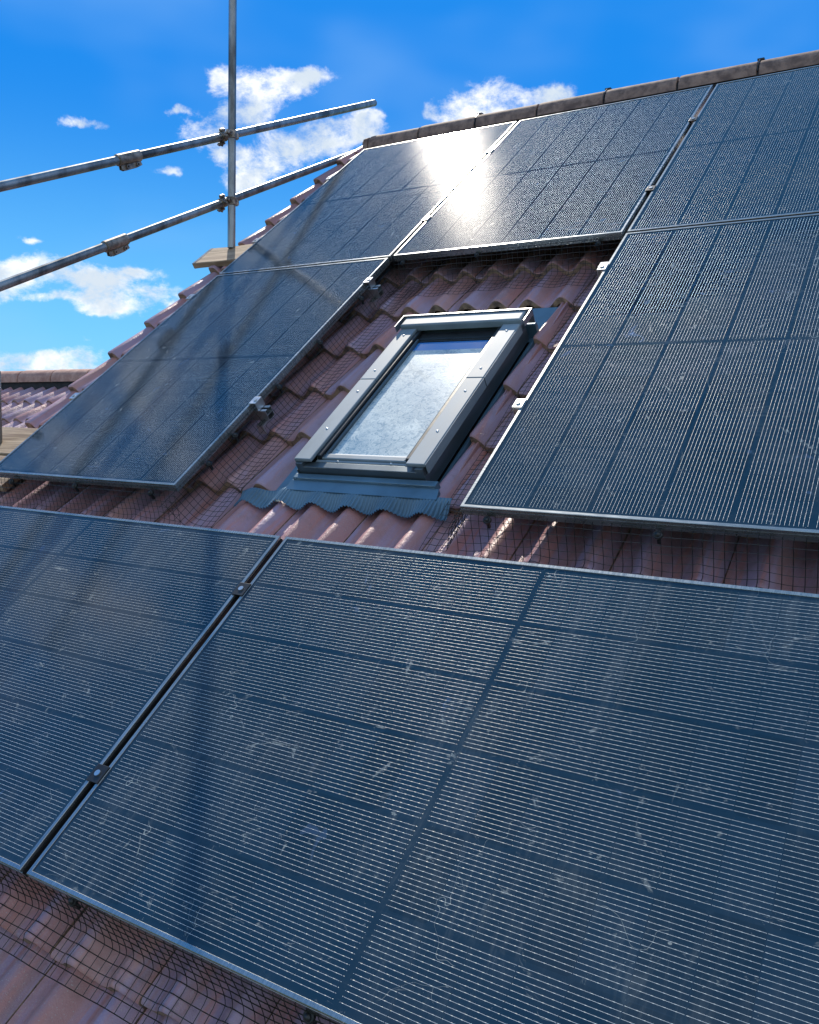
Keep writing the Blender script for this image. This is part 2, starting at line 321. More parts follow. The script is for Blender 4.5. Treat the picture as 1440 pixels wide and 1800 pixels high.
def tag(o, label=None, cat=None, group=None, kind=None):
    for k, v in (('label', label), ('category', cat), ('group', group), ('kind', kind)):
        if v: o[k] = v
    return o
def empty(name, loc=(0, 0, 0), rot=(0, 0, 0)):
    o = bpy.data.objects.new(name, None); o.empty_display_size = .1; C.objects.link(o); o.location = loc; o.rotation_euler = rot; return o
def W(u, v, h):
    """roof coordinates (along the ridge, down the slope, out of the slope) -> world"""
    return Vector((u, -v * CP - h * SP, Z0 - v * SP + h * CP))
def roof_empty(name, u, v, h, rz=0):
    o = empty(name, W(u, v, h)); o.rotation_euler = (Matrix.Rotation(PITCH, 4, 'X') @ Matrix.Rotation(rz, 4, 'Z')).to_euler(); return o
def on_roof(o):
    """a mesh built in (u, up-slope, h) coordinates laid on the slope"""
    o.location = W(0, 0, 0); o.rotation_euler = (PITCH, 0, 0); return o
def copy_tree(o, parent=None):
    c = o.copy(); C.objects.link(c); c.parent = parent
    for ch in o.children: copy_tree(ch, c)
    return c

# ------------------------------------------------------------------ tiled slope
G = .32; V0 = 2.005; ROLL = .15; CREST = 1.334; BASE = -.155; DEPTH = .049
def prof(u, left=-.435):
    c = .5 + .5 * math.cos(2 * PI * (u - CREST) / ROLL)
    z = DEPTH * (c ** 1.15) - DEPTH
    if u < -.388: z = .010
    elif u < -.362: z = .010 - .045 * (u + .388) / .026
    return z
def tile_h(u, v):
    s = ((v - V0) / G) % 1.0
    return BASE + .034 * s + prof(u)
def tile_mesh(mb, ua, ub, v0, v1, rise0, rise1, pf, mi=(0, 1), left_skirt=0., thick=.030, n=None, jit=1.):
    n = n or max(6, int((ub - ua) / .0125)); j = [random.uniform(-1, 1) * jit for _ in range(6)]
    us = [ua + (ub - ua) * k / n for k in range(n + 1)]
    du, dz0, dz1, dv = j[0] * .0007, j[1] * .0012, j[2] * .0022, j[3] * .0035
    rows = []
    for (v, z, e) in ((v0, rise0, 0), ((v0 + v1) / 2, (rise0 + rise1) / 2, 0), (v1 - .010 + dv, rise1 - .0006, 0), (v1 - .003 + dv, rise1 - .0030, 1), (v1 + dv, rise1 - .0075, 2)):
        rows.append([(u + du, -v, BASE + pf(u) + z + (dz0 if v == v0 else dz1) - (.0035 if (k == 0 or k == n) else 0)) for k, u in enumerate(us)])
    k0 = len(mb.f); mb.grid(rows[::-1], mi[0])
    # front lip, under edge and the two side faces, joined to the same shell
    top = rows[-1]; lip = [(x, y + .002, z - thick + random.uniform(-.002, .001)) for (x, y, z) in top]; back = [(x, y + .03, z) for (x, y, z) in lip]
    mb.grid([back, lip, top], mi[1])
    for k, sgn in ((0, 1), (n, -1)):
        a = [r[k] for r in rows]; dpt = left_skirt if (k == 0 and left_skirt) else thick
        bq = [(x, y, z - dpt) for (x, y, z) in a]; mb.grid([a, bq] if sgn > 0 else [bq, a], mi[1] if not left_skirt else mi[0])

def roof_covering(u_from, u_to, courses, skylight=True):
    mb = MB(); edges = [-.266 + .3 * k for k in range(int((u_to + .266) / .3) + 1)]
    for kc in courses:
        v1 = V0 + G * kc; v0 = v1 - G - .07
        rise1 = .034; rise0 = -.008
        for i, a in enumerate([-.435] + edges[:-1]):
            b = edges[0] if i == 0 else edges[i]
            segs = [(a + .0015, b - .0015)]
            if skylight and 1 <= kc <= 4:
                segs = [(p, q) for (p, q) in ((segs[0][0], min(segs[0][1], 1.412)), (max(segs[0][0], 2.083), segs[0][1])) if q - p > .04] if (a < 2.134 and b > 1.412) else segs
            for (p, q) in segs:
                tile_mesh(mb, p, q, v0, v1, rise0, rise1, prof, left_skirt=.085 if i == 0 else 0)
                if skylight and 1 <= kc <= 4 and abs(p - 2.083) < .002:      # interlock ribs bared by the cut
                    for e in (2.0855, 2.104):
                        mb.box(e, e + .008, -(v1 - .004), -(v0 + .05), BASE - .03, BASE + .006 + prof(2.09) * .0 - .018 + .014, 0, .003)
    return mb

house = empty('house', (2.6, 0, 0)); tag(house, 'brown tiled house roof carrying the solar panels and the roof window', 'house')
def to_house(o):
    mw = o.matrix_basis.copy(); o.parent = house; o.matrix_parent_inverse = Matrix.Translation(house.location).inverted(); return o
cov = on_roof(roof_covering(-.435, 6.34, range(-7, 12)).build('roof', [M_TILE, M_MORTAR], None, True, math.radians(38))); to_house(cov)
cov['label'] = 'double roll concrete tiles in purple brown and terracotta'
RZ = W(0, -.52, -.125)                     # ridge line, where both slopes meet
# underlay below the tiles (dark gaps read as dark), both slopes, and the hidden back slope
ub = MB()
uy = [W(0, 5.60, -.245), W(0, -.50, -.25)]
A0, A1 = uy[0], uy[1]
ub.box(-.40, 6.30, A0.y, A0.y + .001, A0.z - .001, A0.z)
ub.add([(-.40, A0.y, A0.z), (6.30, A0.y, A0.z), (6.30, A1.y, A1.z), (-.40, A1.y, A1.z)], [(0, 1, 2, 3)])
to_house(ub.build('underlay', M_UNDER))
bs = MB(); kb = 16
for k in range(kb):
    a, b_ = k * G + .05, (k + 1) * G + .09
    for i in range(22):
        x0 = -.435 + .31 * i; tile_mesh(bs, x0, x0 + .307, a, b_, -.005, .022, lambda u: DEPTH * ((.5 + .5 * math.cos(2 * PI * (u - CREST) / ROLL)) ** 1.15) - DEPTH, n=10)
bo = bs.build('roof', [M_TILE, M_MORTAR], None, True, math.radians(38)); bo.location = (5.905, RZ.y, RZ.z + .10); bo.rotation_euler = (Matrix.Rotation(PI, 4, 'Z') @ Matrix.Rotation(PITCH, 4, 'X')).to_euler(); to_house(bo)
# walls, gable, boards, gutter
yf, yb = W(0, 5.45, 0).y, RZ.y + 4.1; zf = W(0, 5.45, -.24).z
wl = MB(); xs = (-.30, 6.15)
for x0, x1 in ((xs[0], xs[0] + .28), (xs[1] - .28, xs[1])):
    pts = [(yf, 0), (yb, 0), (yb, zf - .0), (RZ.y, RZ.z - .16), (yf, zf)]
    vs = [(x0, y, z) for y, z in pts] + [(x1, y, z) for y, z in pts]; n = 5
    wl.add(vs, [tuple(range(n)), tuple(range(2 * n - 1, n - 1, -1))] + [(i, (i + 1) % n, (i + 1) % n + n, i + n) for i in range(n)])
wl.box(xs[0] + .28, xs[1] - .28, yf, yf + .28, 0, zf); wl.box(xs[0] + .28, xs[1] - .28, yb - .28, yb, 0, zf)
to_house(wl.build('wall', M_BRICK))
fb = MB(); e0 = W(0, 5.60, -.24); fb.box(-.40, 6.3, e0.y - .02, e0.y + .005, e0.z - .16, e0.z + .02)
to_house(fb.build('fascia', M_WHITE))
gt = MB()
for k in range(10):
    a0, a1 = PI + PI * k / 10, PI + PI * (k + 1) / 10; r = .058; cy, cz = e0.y - .085, e0.z - .005
    gt.add([(-.42, cy + r * math.cos(a0), cz + r * math.sin(a0)), (6.32, cy + r * math.cos(a0), cz + r * math.sin(a0)), (6.32, cy + r * math.cos(a1), cz + r * math.sin(a1)), (-.42, cy + r * math.cos(a1), cz + r * math.sin(a1))], [(0, 1, 2, 3)])
to_house(gt.build('gutter', M_BLACKMET))
bg_ = MB()
p0, p1 = W(0, 5.6, -.235), W(0, -.5, -.235)
bg_.add([(-.405, p0.y, p0.z), (-.405, p1.y, p1.z), (-.405, p1.y, p1.z - .2), (-.405, p0.y, p0.z - .2), (-.385, p0.y, p0.z), (-.385, p1.y, p1.z), (-.385, p1.y, p1.z - .2), (-.385, p0.y, p0.z - .2)],
        [(0, 1, 2, 3), (7, 6, 5, 4), (0, 4, 5, 1), (3, 2, 6, 7), (0, 3, 7, 4), (1, 5, 6, 2)])
to_house(bg_.build('bargeboard', M_WHITE))

# ridge tiles: half rounds .45 m apart with a collar at each joint
def ridge_tile(x0, x1, cy, cz, r, matl=M_RIDGE, endcap=False):
    mb = MB(); n = 18; rows = []
    def ring(x, rr, lift=0.): return [(x, cy + rr * math.cos(PI * k / n) * 1.05, cz + lift + (rr * (math.sin(PI * k / n) ** .82) if 0 < k < n else -.012)) for k in range(n + 1)]
    a, b = x0 + .007, x1 - .005
    for x, rr in ((a, r * .92), (a + .004, r * .985), (a + .03, r), ((a + b) / 2, r * .985), (b - .05, r * .975), (b - .004, r * .97), (b, r * .93)): rows.append(ring(x, rr))
    mb.grid(rows); inner = [ring(a, r * .80, -.004), ring(b, r * .78, -.004)]
    mb.grid([inner[0], rows[0]]); mb.grid([rows[-1], inner[1]]); mb.grid([inner[1], inner[0]])
    if endcap: mb.add(ring(a + .002, r * .93), [tuple(range(n + 1))])
    return mb.build('ridge_tile', matl, None, True, math.radians(40))
RC = (.480, Z0 + .165)
for k in range(-1, 14):
    x0 = .184 + .45 * k if k >= 0 else -.245; x1 = .184 + .45 * (k + 1)
    o = to_house(ridge_tile(x0, x1, RC[0], RC[1] + random.uniform(-.002, .002), .092, endcap=(k == -1)))
mb = MB(); mb.box(-.275, -.243, RC[0] - .098, RC[0] + .098, RC[1] - .03, RC[1] + .05, 0, .004)
mb.tube([(-.274, RC[0], RC[1] - .02), (-.262, RC[0], RC[1] - .015), (-.244, RC[0], RC[1] - .01)], [.10, .105, .10], 20)
o = to_house(mb.build('ridge_end_cap', M_RIDGE, None, False))
mb = MB(); mb.box(-.23, 6.3, RC[0] - .086, RC[0] + .086, RC[1] - .10, RC[1] + .03); to_house(mb.build('ridge_bedding', M_UNDER))
# small black ridge clips that stick out of the joints
for k in (1, 3, 5, 7, 9):
    x = .184 + .45 * k; mb = MB()
    mb.tube([(x, RC[0] - .095, RC[1] + .01), (x, RC[0] - .078, RC[1] + .060), (x, RC[0] - .03, RC[1] + .096), (x, RC[0] + .02, RC[1] + .102)], .0045, 6)
    mb.box(x - .016, x + .022, RC[0] - .03, RC[0] + .01, RC[1] + .094, RC[1] + .105, 0, .003)
    to_house(mb.build('ridge_clip', M_BLACKMET))

# ------------------------------------------------------------------ solar panels
PW, PL, PT = 1.134, 1.722, .032
def make_panel():
    root = empty('solar_panel'); f = MB(); L = .0105
    def ringb(x0, x1, y0, y1):
        return [(x0, y0), (x1, y0), (x1, y1), (x0, y1)]
    o, i = ringb(0, PW, 0, PL), ringb(L, PW - L, L, PL - L); e = .0012
    oe = ringb(e, PW - e, e, PL - e); ie = ringb(L - .0008, PW - L + .0008, L - .0008, PL - L + .0008); i2 = ringb(L, PW - L, L, PL - L)
    levels = [(o, -PT), (o, -.012), (ringb(.0018, PW - .0018, .0018, PL - .0018), -.0112), (ringb(.0018, PW - .0018, .0018, PL - .0018), -.0095), (o, -.0085), (o, -e), (oe, 0), (ie, 0), (i2, -.0008), (i2, -.0038)]
    vs = []; fs = []
    for lv, z in levels: vs += [(x, y, z) for x, y in lv]
    for k in range(len(levels) - 1):
        for q in range(4): j = (q + 1) % 4; fs.append((4 * k + q, 4 * k + j, 4 * k + 4 + j, 4 * k + 4 + q))
    fl = ringb(.028, PW - .028, .028, PL - .028); k = len(vs); vs += [(x, y, -PT) for x, y in fl]
    for q in range(4): j = (q + 1) % 4; fs.append((k + q, k + j, j, q))
    f.add(vs, fs)
    for n_ in range(2): f.m[4 * n_ + 2] = 1  # shade of the seam painted in as a black side face
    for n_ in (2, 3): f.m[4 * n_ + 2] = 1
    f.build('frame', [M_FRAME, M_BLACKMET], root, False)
    g = MB(); g.add([(L + .0002, L + .0002, -.0026), (PW - L - .0002, L + .0002, -.0026), (PW - L - .0002, PL - L - .0002, -.0026), (L + .0002, PL - L - .0002, -.0026)], [(0, 1, 2, 3)])
    g.build('glass', M_CELL, root)
    bk = MB(); bk.box(L - .004, PW - L + .004, L - .004, PL - L + .004, -.009, -.0045); bk.build('backsheet', M_FRAMED, root)
    jb = MB(); jb.box(PW / 2 - .05, PW / 2 + .05, PL / 2 - .03, PL / 2 + .03, -.028, -.0092, 0, .002); jb.build('junction_box', M_RUBBER, root)
    return root
proto = make_panel()
U1, U2, U3, U4 = 0, PW + .020, 2 * (PW + .0205), 3 * (PW + .0208)
R1T, R2T = 0., 1.743
panels = [  # u of lower left corner, v of lower edge, rotated?, label
    (U1, R1T + PL, 0, 'leftmost solar panel of the top row under the ridge, dulled by wipe marks'),
    (U2, R1T + PL, 0, 'dusty solar panel directly above the roof window, second of the top row'),
    (U3, R1T + PL, 0, 'blue solar panel at the right end of the top row, right of the wide seam'),
    (U1, R2T + PL - .005, 0, 'upright solar panel left of the roof window, mirroring scaffold tubes, beside the tiled verge'),
    (U3, R2T + PL - .005, 0, 'large upright solar panel right of the roof window with bright vertical wires'),
    (1.789, 3.654 + PW, 1, 'nearest solar panel lying lengthwise in the foreground with long bright horizontal wires'),
    (1.789 - .024 - PL, 3.654 + PW, 2, 'lengthwise solar panel at the lower left, left of the foreground seam'),
]
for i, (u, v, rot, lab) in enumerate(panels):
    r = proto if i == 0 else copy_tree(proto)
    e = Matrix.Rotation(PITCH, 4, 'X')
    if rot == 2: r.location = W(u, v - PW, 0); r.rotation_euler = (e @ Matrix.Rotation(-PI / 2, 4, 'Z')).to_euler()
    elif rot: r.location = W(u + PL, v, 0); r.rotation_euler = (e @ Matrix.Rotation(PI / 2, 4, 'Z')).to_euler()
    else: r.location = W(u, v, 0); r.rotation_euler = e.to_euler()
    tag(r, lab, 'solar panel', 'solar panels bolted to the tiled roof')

# ------------------------------------------------------------------ mounting rails and clamps
def rail(u0, u1, v, lab):
    r = roof_empty('mounting_rail', u0, v, -.094); mb = MB(); L_ = u1 - u0
    w_, t_ = .020, .0025
    zt, zb = .058, .012
    mb.box(0, L_, -w_, -w_ + t_, zb, zt); mb.box(0, L_, w_ - t_, w_, zb, zt); mb.box(0, L_, -w_ + t_, w_ - t_, zb, zb + t_)
    mb.box(0, L_, -w_ + t_, -.006, zt - t_, zt - .0004); mb.box(0, L_, .006, w_ - t_, zt - t_, zt - .0004); mb.box(0, L_, -w_ + t_, w_ - t_, zb + .022, zb + .024)
    mb.build('channel', M_ALU, r)
    x = .25
    while x < L_:
        hk = MB(); hk.box(x - .016, x + .016, -.05, .022, .004, .0115); hk.box(x - .016, x + .016, -.056, -.05, -.03, .0115); hk.build('roof_hook', M_ALU, r); x += .9
    tag(r, lab, 'rail', 'aluminium mounting rails under the panels')
rail(.01, 3.45, .46, 'upper aluminium rail under the top row of panels, showing only in the seams')
rail(.01, 3.45, 1.325, 'lower aluminium rail under the top row, hidden above the roof window')
rail(.01, PW + .056, 1.965, 'upper silver rail end poking out right of the left upright panel')
rail(.01, PW + .056, 2.935, 'lower silver rail end poking out right of the left upright panel')
rail(U3 - .062, 3.45, 1.93, 'short silver rail end near the top corner of the right upright panel')
rail(U3 - .036, 3.45, 2.91, 'silver rail end at mid height left of the right upright panel')
rail(.06, 3.5, 3.886, 'upper rail under the two foreground panels, seen inside their seam')
rail(.06, 3.5, 4.524, 'lower rail under the two foreground panels, seen inside their seam')
def clamp(u, v, lab, end=0, wide=.024):
    r = roof_empty('panel_clamp', u, v, 0); mb = MB()
    hw = wide / 2
    if end == 0:
        mb.box(-hw - .009, hw + .009, -.024, .024, .0006, .0040, 0, .001)
        mb.box(-hw + .002, -hw + .004, -.022, .022, -.034, .0006); mb.box(hw - .004, hw - .002, -.022, .022, -.034, .0006)
    else:
        x0, x1 = (-.004, .009) if end > 0 else (-.009, .004)
        mb.box(min(x0, -end * .026), max(x1, -end * .026), -.024, .024, .0006, .0040, 0, .001)
        xe = -end * .026; mb.box(min(xe, xe + end * .003), max(xe, xe + end * .003), -.024, .024, -.034, .0006)
    mb.build('clamp_plate', M_BLACKMET if end == 0 else M_ALU, r)
    bx = 0 if end == 0 else -end * .012; bb = MB(); bb.tube([(bx, 0, .0042), (bx, 0, .0072)], .0082, 18, 0, False)
    bb.tube([(bx, 0, .0072), (bx, 0, .0074), (bx, 0, .0052)], [.0082, .0045, .0040], 18); bb.build('bolt', M_ALU, r)
    tag(r, lab, 'clamp', 'clamps holding the panel edges')
sm1, sm2, smf = PW + .010, U3 - .0105, 1.777
clamp(smf, 3.886, 'black clamp with bright bolt high in the foreground seam')
clamp(smf, 4.524, 'black clamp with bright bolt low in the foreground seam')
clamp(sm1, .46, 'small clamp high in the left seam of the top row by the sun glare', wide=.02)
clamp(sm1, 1.325, 'small clamp low in the left seam of the top row', wide=.02)
clamp(sm2, .50, 'small clamp high in the right seam of the top row near the ridge', wide=.02)
clamp(sm2, 1.31, 'small clamp halfway down the right seam of the top row', wide=.02)
clamp(PW + .001, 1.965, 'upper edge clamp on the right side of the left upright panel', -1)
clamp(PW + .001, 2.935, 'lower edge clamp on the right side of the left upright panel', -1)
clamp(U3 - .001, 2.03, 'edge clamp near the top left corner of the right upright panel', 1)
clamp(U3 - .001, 2.95, 'edge clamp halfway down the left side of the right upright panel', 1)
for v, lb in ((.46, 'verge side clamp nearest the ridge on the top left panel'), (1.325, 'verge side clamp just above the upper wooden board'), (1.975, 'verge side clamp below the upper wooden board on the left upright panel'), (2.90, 'verge side clamp by the far roof on the left upright panel')):
    clamp(-.001, v, lb, 1)

# ------------------------------------------------------------------ roof window
sk = roof_empty('skylight', 1.515, 3.233, -.15); tag(sk, 'closed grey metal framed roof window with patterned glass painted with a pale reflection between the solar panels', 'roof window')
SW, SL = .532, .935                        # clear size of the frame; local y runs up the slope, z out of it
f = MB()                                   # outer box of the frame
f.box(0, .030, 0, SL, .0, .088, 0, .002); f.box(SW - .030, SW, 0, SL, .0, .088, 0, .002); f.box(.030, SW - .030, 0, .030, .0, .074, 0, .002); f.box(.030, SW - .030, SL - .03, SL, .0, .088, 0, .002)
f.box(-.004, .0, -.004, SL, .0, .060); f.box(SW, SW + .004, -.004, SL, .0, .060)
f.build('frame', M_GREY, sk)
for x0 in (-.006, SW - .066):              # side cover strips in two lengths each
    for (y0, y1) in ((.012, .515), (.518, SL - .045)):
        cv = MB(); cv.box(x0, x0 + .072, y0, y1, .089, .1005, 0, .003)
        if x0 < 0: cv.box(x0 - .0035, x0 - .0005, y0 + .002, y1 - .002, .060, .098)
        else: cv.box(x0 + .0725, x0 + .0755, y0 + .002, y1 - .002, .060, .098)
        o = cv.build('side_cover', M_COVER, sk)
        for yy in ((y0 + .18, y0 + .42) if y0 < .1 else (y0 + .06, y0 + .32)): sb = MB(); sb.dome((x0 + .036, yy, .1006), (0, 0, 1), .0055, .003); sb.build('screw', M_ALU, o)
tc_ = MB(); tc_.box(-.010, SW + .010, SL - .043, SL + .022, .088, .118, 0, .007); tc_.build('top_cover', M_COVER, sk)
fl_ = MB(); fl_.box(-.028, SW + .034, SL + .024, SL + .030, .060, .1235); fl_.box(-.028, -.024, SL - .06, SL + .024, .095, .1225); fl_.box(SW + .030, SW + .034, SL - .06, SL + .024, .095, .1225)
fl_.build('drip_flange', M_ALU, sk)
sa = MB()                                  # sash round the pane
sa.box(.067, .088, .046, SL - .045, .060, .0915, 0, .004); sa.box(SW - .088, SW - .067, .046, SL - .045, .060, .0915, 0, .004)
sa.box(.088, SW - .088, SL - .098, SL - .045, .060, .0760, 0, .004)
so_ = sa.build('sash', M_BLACKMET, sk)
for x0 in (.0895, SW - .0985):
    gk = MB(); gk.box(x0, x0 + .009, .050, SL - .100, .0660, .0820, 0, .003); gk.build('glazing_bead', M_GREY, so_)
bt = MB(); bt.box(.064, SW - .064, .0465, .072, .0672, .0800, 0, .004); bt.box(.064, SW - .064, .033, .045, .060, .074, 0, .003); bt.build('bottom_bar', M_COVER, sk)
for xx in (.16, .385):
    q = MB(); q.dome((xx, .039, .0741), (0, 0, 1), .005, .003); q.build('screw', M_ALU, sk)
ln = MB(); ln.box(.078, SW - .070, .079, .0845, .0690, .0715, 0, .001); ln.build('glazing_bead', M_WHITE, sk)
ln = MB(); ln.box(.088, SW - .088, SL - .108, SL - .099, .066, .0735, 0, .002); ln.build('glazing_bead', M_BLACKMET, sk)
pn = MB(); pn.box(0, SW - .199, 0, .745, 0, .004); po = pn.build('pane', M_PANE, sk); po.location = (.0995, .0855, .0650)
cs = MB(); cs.box(.032, SW - .032, .032, SL - .032, .0, .058); cs.build('lining', M_BLACKMET, sk)
# flashing: apron box below, gutters at the sides, back gutter above
fa = MB()
fa.box(-.012, SW + .050, -.030, -.0045, .0, .047, 0, .003)
fa.add([(-.022, -.030, .034), (SW + .060, -.030, .034), (SW + .066, -.070, .024), (-.030, -.070, .024), (-.022, -.030, .0), (SW + .060, -.030, .0), (SW + .066, -.070, .021), (-.030, -.070, .021)],
       [(0, 3, 2, 1), (3, 7, 6, 2), (0, 4, 7, 3), (1, 2, 6, 5)])
fa.build('apron_flashing', M_FLASH, sk)
fs_ = MB()
for x0, x1 in ((-.112, -.0045), (SW + .0045, SW + .058)):
    fs_.box(x0, x1, -.10, SL + .27, -.016, -.012)
fs_.box(SW + .030, SW + .033, -.06, SL + .10, -.012, .006); fs_.box(-.05, -.047, -.06, SL + .10, -.012, .006)
fs_.box(-.0044, SW + .0044, SL + .002, SL + .27, -.016, -.012); fs_.box(-.03, SW + .03, SL + .031, SL + .05, -.0118, .05, 0, .004)
fs_.build('side_flashing', M_FLASH, sk)
ap = MB(); nu, rows = 640, []              # ribbed skirt dressed over the tile waves
ua, ub_ = 1.275, 2.165
for t_ in (0, .12, .3, .5, .7, .85, 1.0):
    row = []
    for k in range(nu + 1):
        u = ua + (ub_ - ua) * k / nu
        v = 3.290 + t_ * (.074 + .004 * math.sin(u * 37)) + (.0 if u > 1.49 else (1.49 - u) * .10)
        h0 = -.127; hh = tile_h(u, 3.45) - .32 * prof(u) + .010
        fl2 = min(1., t_ * 1.25 + (.5 if u < 1.47 else 0)); z = h0 * (1 - fl2) + hh * fl2
        z += .0036 * math.sin(2 * PI * u / .0125) * min(1, t_ * 4)
        row.append((u - 1.515, -(v - 3.233), z + .15))
    rows.append(row)
ap.grid(rows[::-1]); apo = ap.build('ribbed_skirt', M_FLASH, sk, True); apo['label'] = 'blue grey ribbed skirt dressed over the tile waves'

# ------------------------------------------------------------------ bird mesh
def wire_strip(name_lab, a, b, nrm, width, top_h, mode, step=.0262, r=.00108, skip=None, clips=()):
    """a->b edge of the panel in (u, v); nrm = direction away from it; the net leaves the frame at top_h and drapes on the tiles"""
    root = roof_empty('bird_mesh', a[0], a[1], -.15); mb = MB()
    ax, nx = Vector((b[0] - a[0], b[1] - a[1])), Vector(nrm); L_ = ax.length; ax.normalize()
    nl = int(L_ / step); nw = int(width / step); ph = random.uniform(0, 6)
    D0 = {'drape': .040, 'lay': .060, 'stand': .07}[mode]; HL = BASE + .006
    def fall(d):
        q = min(1, max(0, d / D0)); return q * q * (3 - 2 * q) if mode != 'drape' else 1 - (1 - q) ** 2.2
    tab = [(0., 0.)]; d_, a_ = 0., 0.               # arc length -> distance from the frame, so the squares stay square
    while d_ < width * 1.3:
        dh = (fall(d_ + .002) - fall(d_)) * (HL - top_h); a_ += math.hypot(.002, dh); d_ += .002; tab.append((a_, d_))
    def dist(al):
        for k in range(1, len(tab)):
            if tab[k][0] >= al: (p0_, q0_), (p1_, q1_) = tab[k - 1], tab[k]; return q0_ + (q1_ - q0_) * (al - p0_) / (p1_ - p0_)
        return tab[-1][1]
    nw = int(next(a for a, d in tab if d >= width) / step)
    def P(s, al):
        d = dist(max(0, al)) + min(0, al)
        wob = .003 * math.sin(s * 5.3 + ph) + .0015 * math.sin(s * 13.1 + d * 20)
        u = a[0] + ax.x * s + nx.x * (d + wob); v = a[1] + ax.y * s + nx.y * (d + wob)
        th = max(tile_h(u, v) + .0045, BASE + .024 + .16 * prof(max(u, -.36)))
        f_ = fall(d); h = max(top_h * (1 - f_) + th * f_, tile_h(u, v) + .004)
        if mode == 'lay' and d > .11: h += .004 * (1 + math.sin(s * 9 + ph))
        return (u - a[0], -(v - a[1]), h + .15)
    dmax = nw * step
    for i in range(nl + 1):
        s = i * step + random.uniform(-.0012, .0012)
        if skip and skip(a[0] + ax.x * s, a[1] + ax.y * s): continue
        n = 16; mb.tube([P(s, -.004 + (dmax + .004) * k / n + (0)) for k in range(n + 1)], r, 4, 0, False)
    for j in range(nw + 1):
        n = max(4, int(L_ / .0125)); mb.tube([P(L_ * k / n, j * step) for k in range(n + 1)], r, 4, 0, False)
    mb.build('wire_grid', M_WIRE, root)
    for (cs_, cd) in clips:
        q = P(cs_, cd); cb = MB(); nd = Vector((nx.x * .5, -nx.y * .5, .8)).normalized(); q = Vector(q)
        cb.tube([q - nd * .006, q + nd * .001, q + nd * .003], [.0125, .0125, .0105], 14); cb.dome(q + nd * .003, nd, .0085, .007)
        cb.box(q.x - .004, q.x + .004, q.y - .004, q.y + .004, q.z - .03, q.z); cb.build('mesh_clip', M_BLACKMET, root)
    tag(root, name_lab, 'bird mesh', 'wire bird mesh closing the gaps under the panels')
H_ = -.020
wire_strip('black wire mesh draped over the tiles below the two foreground panels', (.05, 3.654 + PW + .002), (3.5, 3.654 + PW + .002), (0, 1), .152, H_, 'drape', clips=[(u - .05, .022) for u in (1.28, 1.925, 2.592, 3.2)])
wire_strip('wire mesh strip rising from the tiles to the top edge of the foreground panels', (.05, 3.652), (3.5, 3.652), (0, -1), .102, -.030, 'stand', clips=[])
wire_strip('wire mesh under the lower edge of the left upright panel', (.0, R2T + PL - .003), (PW, R2T + PL - .003), (0, 1), .128, H_, 'lay', clips=[(.15, .02), (.56, .02), (1.0, .02)])
wire_strip('wire mesh lying on the tiles right of the left upright panel', (PW + .001, R2T + .02), (PW + .001, R2T + PL + .10), (1, 0), .152, H_, 'lay', clips=[(v - R2T - .02, .022) for v in (2.068, 2.445, 2.785, 3.115, 3.291)])
wire_strip('sunlit wire mesh on the tiles left of the right upright panel', (U3 - .001, R2T + PL + .06), (U3 - .001, R2T - .01), (-1, 0), .152, H_, 'lay', clips=[(.3, .03)])
wire_strip('wire mesh under the lower edge of the right upright panel', (U3 - .02, R2T + PL - .003), (3.45, R2T + PL - .003), (0, 1), .128, H_, 'lay', clips=[(u - U3 + .02, .02) for u in (2.394, 2.884, 3.3)])
wire_strip('shaded wire mesh hanging below the panel above the roof window', (PW + .02, PL + .002), (U3 - .02, PL + .002), (0, 1), .178, H_, 'lay', clips=[(.05, .02), (.45, .02), (1.03, .02)])

# ------------------------------------------------------------------ scaffold and boards
sc_ = empty('scaffold', W(-.375, 1.17, -.09)); tag(sc_, 'galvanised scaffold tubes with two sloping guard rails and uprights beyond the verge', 'scaffold')
def s_child(mb, name, mt, smooth=True, lab=None):
    o = mb.build(name, mt, sc_, smooth, math.radians(40)); o.matrix_parent_inverse = Matrix.Translation(sc_.location).inverted()
    if lab: o['label'] = lab
    return o
TR = .02415
def tube_obj(a, b, name, lab):
    a, b = Vector(a), Vector(b); d = (b - a).normalized(); mb = MB()
    mb.tube([a + d * .004, a, a, b, b, b - d * .004], [TR - .004, TR - .004, TR, TR, TR - .004, TR - .004], 28, 0, True); return s_child(mb, name, M_GALV, True, lab)
pb = W(-.375, 1.17, -.089)
